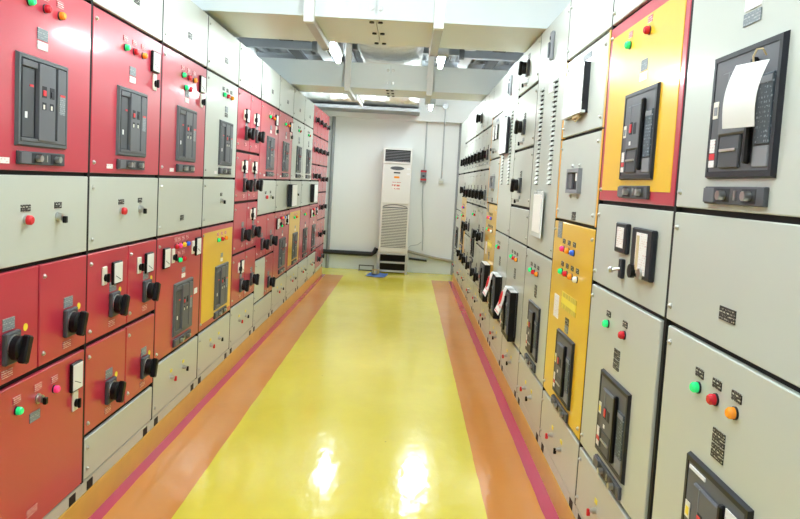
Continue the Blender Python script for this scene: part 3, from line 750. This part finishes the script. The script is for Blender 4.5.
# ---------------------------------------------------------------- overhead busbar bridges
def bridge(y0, y1, z0, z1, label):
    t = empty('busbar_bridge', (-2.15, y0, z0)); tag(t, label, 'bus duct')
    Ln = 3.75; d = y1 - y0; h = z1 - z0; xm = 2.15 - 0.27
    def side(bm, a, c):
        box(bm, a, c, 0, 0.004, 0, h); box(bm, a, c, d - 0.004, d, 0, h); box(bm, a, c, 0.004, d - 0.004, 0, 0.004); box(bm, a, c, 0.004, d - 0.004, h - 0.004, h)
    ob('duct_section', mesh(('br1', y0), 'beam_paint', lambda bm: side(bm, 0, xm - 0.002)), t)
    ob('duct_section', mesh(('br2', y0), 'beam_paint', lambda bm: side(bm, xm + 0.002, Ln)), t)
    ob('bottom_flange', mesh(('br3', y0), 'beam_paint', lambda bm: (box(bm, 0.0, Ln, -0.006, 0.0, 0.0, 0.03), box(bm, 0.0, Ln, d, d + 0.006, 0.0, 0.03))), t)
    bl = mesh('bolt_f', 'steel', lambda bm: (tube(bm, [(0, 0, 0), (0, -0.004, 0)], 0.018, 12), tube(bm, [(0, -0.004, 0), (0, -0.013, 0)], 0.011, 6)))
    bu = mesh('bolt_u', 'slate_dark', lambda bm: tube(bm, [(0, 0, 0), (0, 0, -0.010)], 0.016, 10))
    for sx_ in (-0.028, 0.028):
        for zz in (0.07, h - 0.07): ob('bolt', bl, t, (xm + sx_, 0, zz))
        for yy in (0.06, d / 2, d - 0.06): ob('bolt', bu, t, (xm + sx_, yy, 0))
bridge(4.53, 5.33, 2.605, 3.12, 'near white bolted busbar bridge crossing the aisle between the cubicle rows')
bridge(7.84, 8.46, 2.605, 2.885, 'farther shallow white busbar bridge crossing the aisle before the foil duct')

# ---------------------------------------------------------------- lamps on drop posts
def fixture(x, y0, y1, z, label, post=None, px=None, group=None, lit=True):
    t = empty('fluorescent_light', (x, y0, z)); tag(t, label, 'light', group)
    L_ = y1 - y0
    ob('batten', mesh(('bat', L_), 'white_plastic', lambda bm: box(bm, -0.035, 0.035, 0, L_, 0.036, 0.075, 0.004)), t)
    for yy in (0.0, L_ - 0.03): ob('lamp_holder', mesh('lholder', 'white_plastic', lambda bm: box(bm, -0.022, 0.022, 0, 0.03, -0.022, 0.04, 0.004)), t, (0, yy, 0))
    ob('tube', mesh(('tub', L_), 'tube' if lit else 'white_plastic', lambda bm: tube(bm, [(0, 0.03, 0), (0, L_ - 0.03, 0)], 0.021, 12)), t)
    if post:
        dx = (px if px is not None else x) - x
        py = post - y0
        ob('drop_post', mesh(('post', round(CZ - z, 2)), 'white_plastic', lambda bm: box(bm, -0.033, 0.033, -0.05, 0, -0.078, CZ - z - 0.05, 0.003)), t, (dx, py - 0.007, 0))
        ob('carrier_rail', mesh(('rail', py, dx), 'conduit', lambda bm: (box(bm, dx - 0.03, dx + 0.03, py - 0.05, -0.02, -0.075, -0.038, 0.003), box(bm, min(0, dx) - 0.03, max(0, dx) + 0.03, -0.06, 0.0, -0.075, 0.0, 0.003), box(bm, -0.03, 0.03, -0.06, 0.0, 0.0, 0.075, 0.003))), t)
    else:
        for yy in (0.15, L_ - 0.15): ob('hanger_rod', mesh(('rod', round(z, 2)), 'steel', lambda bm: tube(bm, [(0, 0, 0.075), (0, 0, CZ - z - 0.05)], 0.006, 8)), t, (0, yy, 0))
fixture(-0.695, 5.45, 6.35, 2.635, 'lit fluorescent tube behind the near bridge, on the red cubicle side', 4.53, -0.695)
fixture(0.225, 5.45, 6.35, 2.635, 'lit fluorescent tube behind the near bridge, on the grey cubicle side', 4.53, 0.135)
fixture(0.25, 8.72, 9.9, 2.635, 'lit fluorescent tube behind the farther bridge, on the grey cubicle side', 7.84, 0.175)
fixture(-0.73, 8.72, 9.9, 2.635, 'unlit fluorescent tube behind the farther bridge, on the red cubicle side', 7.84, -0.745, lit=False)
for x, lab in ((-1.08, 'high unseen fluorescent tube added above the red end cubicles beside the foil duct'), (0.42, 'high unseen fluorescent tube added above the grey end cubicles beside the foil duct')):
    fixture(x, 10.2, 11.3, 3.16, lab)  # hidden behind the bridge, added to brighten the far wall
for x in (-0.70, 0.225):
    for y in (0.2, 2.5):
        fixture(x, y, y + 1.2, 3.05, 'fluorescent tube hung in the near part of the aisle', group='near aisle lights')

# ---------------------------------------------------------------- ceiling services
def duct_along(bm, x0, x1, y0, y1, z0, z1, ax):
    n = 26; rng = random.Random(3)
    rings = []
    for i in range(n + 1):
        tt = i / n; rg = []
        for k in range(16):
            a = 2 * PI * k / 16; ca, sa = math.cos(a), math.sin(a)
            u = math.copysign(abs(ca) ** 0.5, ca); v = math.copysign(abs(sa) ** 0.5, sa)
            j = 1 + rng.uniform(-0.05, 0.05)
            if ax == 'y': p = ((x0 + x1) / 2 + u * j * (x1 - x0) / 2, y0 + (y1 - y0) * tt, (z0 + z1) / 2 + v * j * (z1 - z0) / 2)
            else: p = (x0 + (x1 - x0) * tt, (y0 + y1) / 2 + u * j * (y1 - y0) / 2, (z0 + z1) / 2 + v * j * (z1 - z0) / 2)
            rg.append(bm.verts.new(p))
        rings.append(rg)
    for A, B_ in zip(rings, rings[1:]):
        for k in range(16): bm.faces.new((A[k], A[(k + 1) % 16], B_[(k + 1) % 16], B_[k]))
    bm.faces.new(rings[0][::-1]); bm.faces.new(rings[-1])
tag(ob('foil_duct', mesh('foil1', 'foil', lambda bm: duct_along(bm, -0.66, 0.08, 5.5, 11.3, 2.98, 3.4, 'y'))), 'crumpled foil-wrapped air duct running along above the bridges', 'air duct')
t = ob('foil_duct', mesh('foil2', 'foil', lambda bm: duct_along(bm, -2.2, 0.10, 11.45, 12.0, 2.84, 3.12, 'x')))
tag(t, 'foil-wrapped air duct across the top of the white far wall', 'air duct')
tag(ob('steel_shelf', mesh('ductrail', 'pipe_grey', lambda bm: box(bm, -2.2, 0.12, 11.5, 12.08, 2.745, 2.80, 0.004))), 'grey steel channel carrying the cross duct at the far wall', 'steel channel')
for x0, x1, ex, lab in ((-2.4, -1.24, -1.24, 'white square steel tube under the deck above the red cubicles'), (0.56, 1.9, 0.56, 'white square steel tube under the deck above the grey cubicles')):
    t = empty('roof_purlin', ((x0 + x1) / 2, 8.6, 3.13)); tag(t, lab, 'steel beam')
    hl = (x1 - x0) / 2
    ob('tube_bar', mesh(('pur', x0), 'purlin', lambda bm: box(bm, -hl, hl, -0.05, 0.05, 0, 0.085, 0.004)), t)
    ob('end_flange', mesh(('purf', x0), 'pipe_grey', lambda bm: tube(bm, [((ex - (x0 + x1) / 2) - 0.03, 0, 0.045), ((ex - (x0 + x1) / 2) + 0.03, 0, 0.045)], 0.065, 18)), t)
    ob('hanger', mesh(('purh', x0), 'purlin', lambda bm: box(bm, -0.02, 0.02, -0.02, 0.02, 0.085, CZ - 3.13 - 0.05)), t)
for i, y in enumerate((7.0, 9.6, 10.7)):
    t = tag(ob('roof_joist', mesh(('joist', i), 'purlin', lambda bm: (box(bm, WX0 + 0.01, WX1 - 0.01, y, y + 0.10, 3.44, 3.448), box(bm, WX0 + 0.01, WX1 - 0.01, y + 0.047, y + 0.053, 3.36, 3.44), box(bm, WX0 + 0.01, WX1 - 0.01, y, y + 0.10, 3.352, 3.36)))), 'pale steel joist spanning under the corrugated roof deck', 'steel beam', 'joists under the deck')
for i, x in enumerate((-1.75, -1.35, -1.0, 0.62, 1.0, 1.4)):
    tag(ob('roof_batten', mesh(('batn', i), 'purlin' if i % 2 else 'slate_dark', lambda bm: box(bm, x, x + 0.14, 7.2, 12.0, 3.30, 3.345))), ('pale' if i % 2 else 'dark') + ' flat strip running lengthwise under the roof joists', 'ceiling strip', 'strips under the deck')

# ---------------------------------------------------------------- far wall
YWALL = WY1 - 0.03
t = empty('air_conditioner', (-0.205, 11.82, 0.36)); tag(t, 'white floor-standing air conditioner on a steel stand against the far wall', 'air conditioner')
W, Hh, Dp = 0.50, 1.80, 0.33
ob('cabinet', mesh('ac_body', 'ac_white', lambda bm: box(bm, -W / 2, W / 2, 0, Dp, 0, Hh, 0.012)), t)
ob('top_cowl', mesh('ac_cowl', 'ac_white', lambda bm: ring(bm, -W / 2 + 0.004, W / 2 - 0.004, 1.535, Hh - 0.004, -0.025, 0.0, 0.03)), t)
ob('outlet_recess', mesh('ac_rec', 'recess', lambda bm: box(bm, -0.215, 0.215, -0.004, 0.0, 1.565, 1.766)), t)
fl = mesh('ac_vane', 'slate_light', lambda bm: box(bm, -0.21, 0.21, -0.020, -0.004, 0, 0.007))
for i in range(7): ob('outlet_vane', fl, t, (0, 0, 1.583 + i * 0.026), (0.35, 0, 0))
ob('front_panel', mesh('ac_front', 'ac_white', lambda bm: box(bm, -W / 2 + 0.006, W / 2 - 0.006, -0.012, 0, 0.85, 1.525, 0.006)), t)
def oval(bm):
    v0 = [bm.verts.new((0.12 * math.cos(a * PI / 12), -0.012, 1.455 + 0.032 * math.sin(a * PI / 12))) for a in range(24)]
    v1 = [bm.verts.new((0.115 * math.cos(a * PI / 12), -0.018, 1.455 + 0.028 * math.sin(a * PI / 12))) for a in range(24)]
    bm.faces.new(v1)
    for k in range(24): bm.faces.new((v0[k], v0[(k + 1) % 24], v1[(k + 1) % 24], v1[k]))
ob('control_oval', mesh('ac_oval', 'bezel_grey', oval), t)
ob('badge', mesh('ac_badge', 'slate_dark', lambda bm: box(bm, -0.055, 0.055, -0.016, -0.012, 1.368, 1.390)), t)
ob('orange_sticker', mesh('ac_or', 'lamp_orange', lambda bm: box(bm, -0.045, 0.045, -0.014, -0.012, 1.285, 1.318)), t)
ob('notice', mesh('ac_not', 'ac_label', lambda bm: box(bm, -0.075, 0.075, -0.014, -0.012, 1.10, 1.22)), t)
ob('spec_labels', mesh('ac_spec', 'plate_grey', lambda bm: (box(bm, 0.165, 0.225, -0.014, -0.012, 1.44, 1.47), box(bm, 0.165, 0.225, -0.014, -0.012, 1.35, 1.38)), ), t).data.materials[0] = MT['sheet_print']
def arch(bm):
    pts = [(-0.20, 0.80)] + [(-0.20 + 0.4 * i / 12, 0.80 + 0.035 * math.sin(PI * i / 12)) for i in range(13)] + [(0.20, 0.80)]
    tube(bm, [(x, -0.006, z) for x, z in pts[1:-1]], 0.006, 6)
ob('grille_arch', mesh('ac_arch', 'bezel_grey', arch), t)
sl = mesh('ac_slat', 'ac_white', lambda bm: box(bm, -0.215, 0.215, -0.016, -0.002, 0, 0.013))
ob('grille_back', mesh('ac_gb', 'bezel_grey', lambda bm: box(bm, -0.22, 0.22, -0.003, 0, 0.075, 0.79)), t)
for i in range(26): ob('grille_slat', sl, t, (0, 0, 0.085 + i * 0.027), (0.3, 0, 0))
ob('side_rail', mesh('ac_sr', 'ac_white', lambda bm: (box(bm, -0.246, -0.215, -0.012, 0, 0.03, 0.85, 0.003), box(bm, 0.215, 0.246, -0.012, 0, 0.03, 0.85, 0.003), box(bm, -0.215, 0.215, -0.012, 0, 0.03, 0.08, 0.003))), t)
t = empty('steel_stand', (-0.205, 11.82, 0)); tag(t, 'grey angle-steel stand under the air conditioner', 'stand')
for sx_ in (-0.245, 0.245):
    for sy in (0.015, 0.315): ob('leg', mesh('stleg', 'conduit', lambda bm: box(bm, -0.02, 0.02, -0.015, 0.015, 0, 0.36)), t, (sx_, sy, 0))
for z in (0.03, 0.18, 0.33):
    for sy in (0, 0.30): ob('rail', mesh('strail', 'conduit', lambda bm: box(bm, -0.225, 0.225, 0, 0.03, 0, 0.03)), t, (0, sy, z))
ob('mesh_shelf', mesh('stshelf', 'pipe_black', lambda bm: (box(bm, -0.22, 0.22, 0.03, 0.30, 0.185, 0.195), box(bm, -0.22, 0.22, 0.28, 0.30, 0.0, 0.33))), t)

def pipe(name, pts, r, m, label, cat): return tag(ob(name, mesh((name, label), m, lambda bm: tube(bm, pts, r, 10))), label, cat)
pipe('wall_pipe', [(-1.36, WY1 - 0.05, 0.0), (-1.36, WY1 - 0.05, 2.66)], 0.032, 'pipe_grey', 'thick grey vertical pipe on far wall beside the red end cubicle', 'pipe')
pipe('wall_pipe', [(0.86, WY1 - 0.05, 0.0), (0.86, WY1 - 0.05, 2.66)], 0.030, 'pipe_grey', 'grey vertical pipe on far wall beside the grey end cubicle', 'pipe')
pipe('insulated_pipe', [(-1.5, WY1 - 0.07, 0.29), (-0.58, WY1 - 0.07, 0.29), (-0.53, WY1 - 0.07, 0.33), (-0.50, WY1 - 0.07, 0.40)], 0.040, 'pipe_black', 'black insulated pipe along the wall foot to the air conditioner', 'pipe')
pipe('drain_pipe', [(0.05, WY1 - 0.06, 0.38), (0.18, WY1 - 0.06, 0.35), (0.55, WY1 - 0.06, 0.28), (0.95, WY1 - 0.06, 0.23)], 0.025, 'pipe_tan', 'tan pipe sloping along the wall foot from the air conditioner', 'pipe')
pipe('insulated_pipe', [(0.08, WY1 - 0.055, 0.245), (0.40, WY1 - 0.055, 0.225)], 0.018, 'pipe_black', 'short dark pipe along the wall foot under the tan pipe', 'pipe')
t = pipe('conduit', [(0.265, WY1 - 0.02, 3.05), (0.265, WY1 - 0.02, 1.82)], 0.014, 'conduit', 'grey conduit dropping to the switch box beside the air conditioner', 'conduit')
t = pipe('conduit', [(0.255, WY1 - 0.02, 1.60), (0.262, WY1 - 0.02, 1.2), (0.30, WY1 - 0.02, 0.75), (0.31, WY1 - 0.04, 0.40)], 0.010, 'conduit', 'thin grey cable running down from the switch box', 'cable')
pipe('conduit', [(0.285, WY1 - 0.045, 0.55), (0.22, WY1 - 0.06, 0.50), (0.10, WY1 - 0.10, 0.48), (0.06, WY1 - 0.12, 0.44)], 0.006, 'conduit', 'slack thin wire looping from the cable into the air conditioner', 'cable')
pipe('conduit', [(0.565, WY1 - 0.14, 2.90), (0.565, WY1 - 0.14, 2.64), (0.57, WY1 - 0.03, 2.58), (0.57, WY1 - 0.02, 1.68)], 0.012, 'conduit', 'grey conduit dropping from the round junction box to a socket', 'conduit')
t = empty('junction_box', (0.565, WY1 - 0.14, 2.93)); tag(t, 'grey round junction box with side conduit under the ceiling', 'junction box')
ob('box_body', mesh('jb', 'conduit', lambda bm: tube(bm, [(0, 0.015, 0), (0, -0.04, 0)], 0.05, 14)), t)
ob('side_conduit', mesh('jbc', 'conduit', lambda bm: tube(bm, [(-0.05, -0.01, 0), (-0.22, -0.01, 0.01), (-0.30, -0.01, 0.05)], 0.011, 8)), t)
t = empty('switch_box', (0.255, WY1, 1.60)); tag(t, 'grey switch box with red bands on the wall by the air conditioner', 'switch box')
ob('case', mesh('swb', 'slate_light', lambda bm: box(bm, -0.05, 0.05, -0.06, 0, 0, 0.22, 0.006)), t)
ob('red_band', mesh('swb_r', 'red_plastic', lambda bm: box(bm, -0.052, 0.052, -0.063, -0.02, 0, 0.03, 0.002)), t, (0, 0, 0.18)); ob('red_band', mesh('swb_r', 'red_plastic', None), t, (0, 0, 0.035))
ob('switch_lever', mesh('swb_l', 'slate_dark', lambda bm: box(bm, -0.02, 0.02, -0.075, -0.06, 0.10, 0.125, 0.003)), t)
t = empty('wall_socket', (0.57, WY1, 1.60)); tag(t, 'small white wall socket at the end of a conduit', 'socket')
ob('case', mesh('skt', 'white_plastic', lambda bm: box(bm, -0.05, 0.05, -0.05, 0, 0, 0.085, 0.005)), t)
ob('socket_face', mesh('skt_f', 'cream_plastic', lambda bm: box(bm, -0.035, 0.035, -0.054, -0.05, 0.012, 0.045, 0.002)), t)

# ---------------------------------------------------------------- on the floor
def cloth(bm):
    n = 10; g_ = []
    for i in range(n + 1):
        r_ = []
        for j in range(n + 1):
            u, v = i / n - 0.5, j / n - 0.5
            r_.append(bm.verts.new((u * 0.30 + v * 0.06, v * 0.52 - u * 0.1, 0.006 + 0.006 * (1 + math.sin(9 * u + 4 * v)))))
        g_.append(r_)
    for i in range(n):
        for j in range(n): bm.faces.new((g_[i][j], g_[i + 1][j], g_[i + 1][j + 1], g_[i][j + 1]))
    bmesh.ops.solidify(bm, geom=bm.faces[:], thickness=0.004)
tag(ob('floor_cloth', mesh('cloth', 'cloth_blue', cloth), None, (-0.44, 11.52, 0.0)), 'crumpled blue cloth lying on the yellow floor before the air conditioner', 'cloth')
t = empty('tin_pot', (-0.47, 11.56, 0.02)); tag(t, 'small grey tin sitting on the blue cloth', 'tin')
def tin(bm):
    tube(bm, [(0, 0, 0), (0, 0, 0.07)], 0.065, 16, caps=False); tube(bm, [(0, 0, 0), (0, 0, 0.004)], 0.065, 16); tube(bm, [(0, 0, 0.004), (0, 0, 0.07)], 0.058, 16, caps=False)
ob('tin_wall', mesh('tin', 'steel', tin), t)
ob('tin_rim', mesh('tinr', 'cord_tan', lambda bm: tube(bm, [(0.062 * math.cos(a * PI / 8), 0.062 * math.sin(a * PI / 8), 0.07) for a in range(17)], 0.006, 6)), t)
t = empty('wire_rack', (-0.66, 12.05, 0)); tag(t, 'small dark wire frame on the floor left against the wall foot by the stand', 'rack')
ob('frame', mesh('wr', 'slate', lambda bm: (ring(bm, -0.13, 0.13, 0.0, 0.10, -0.01, 0.01, 0.016))), t)
ob('foot', mesh('wrf', 'slate', lambda bm: (box(bm, -0.13, -0.114, -0.06, 0.06, 0, 0.012), box(bm, 0.114, 0.13, -0.06, 0.06, 0, 0.012))), t)
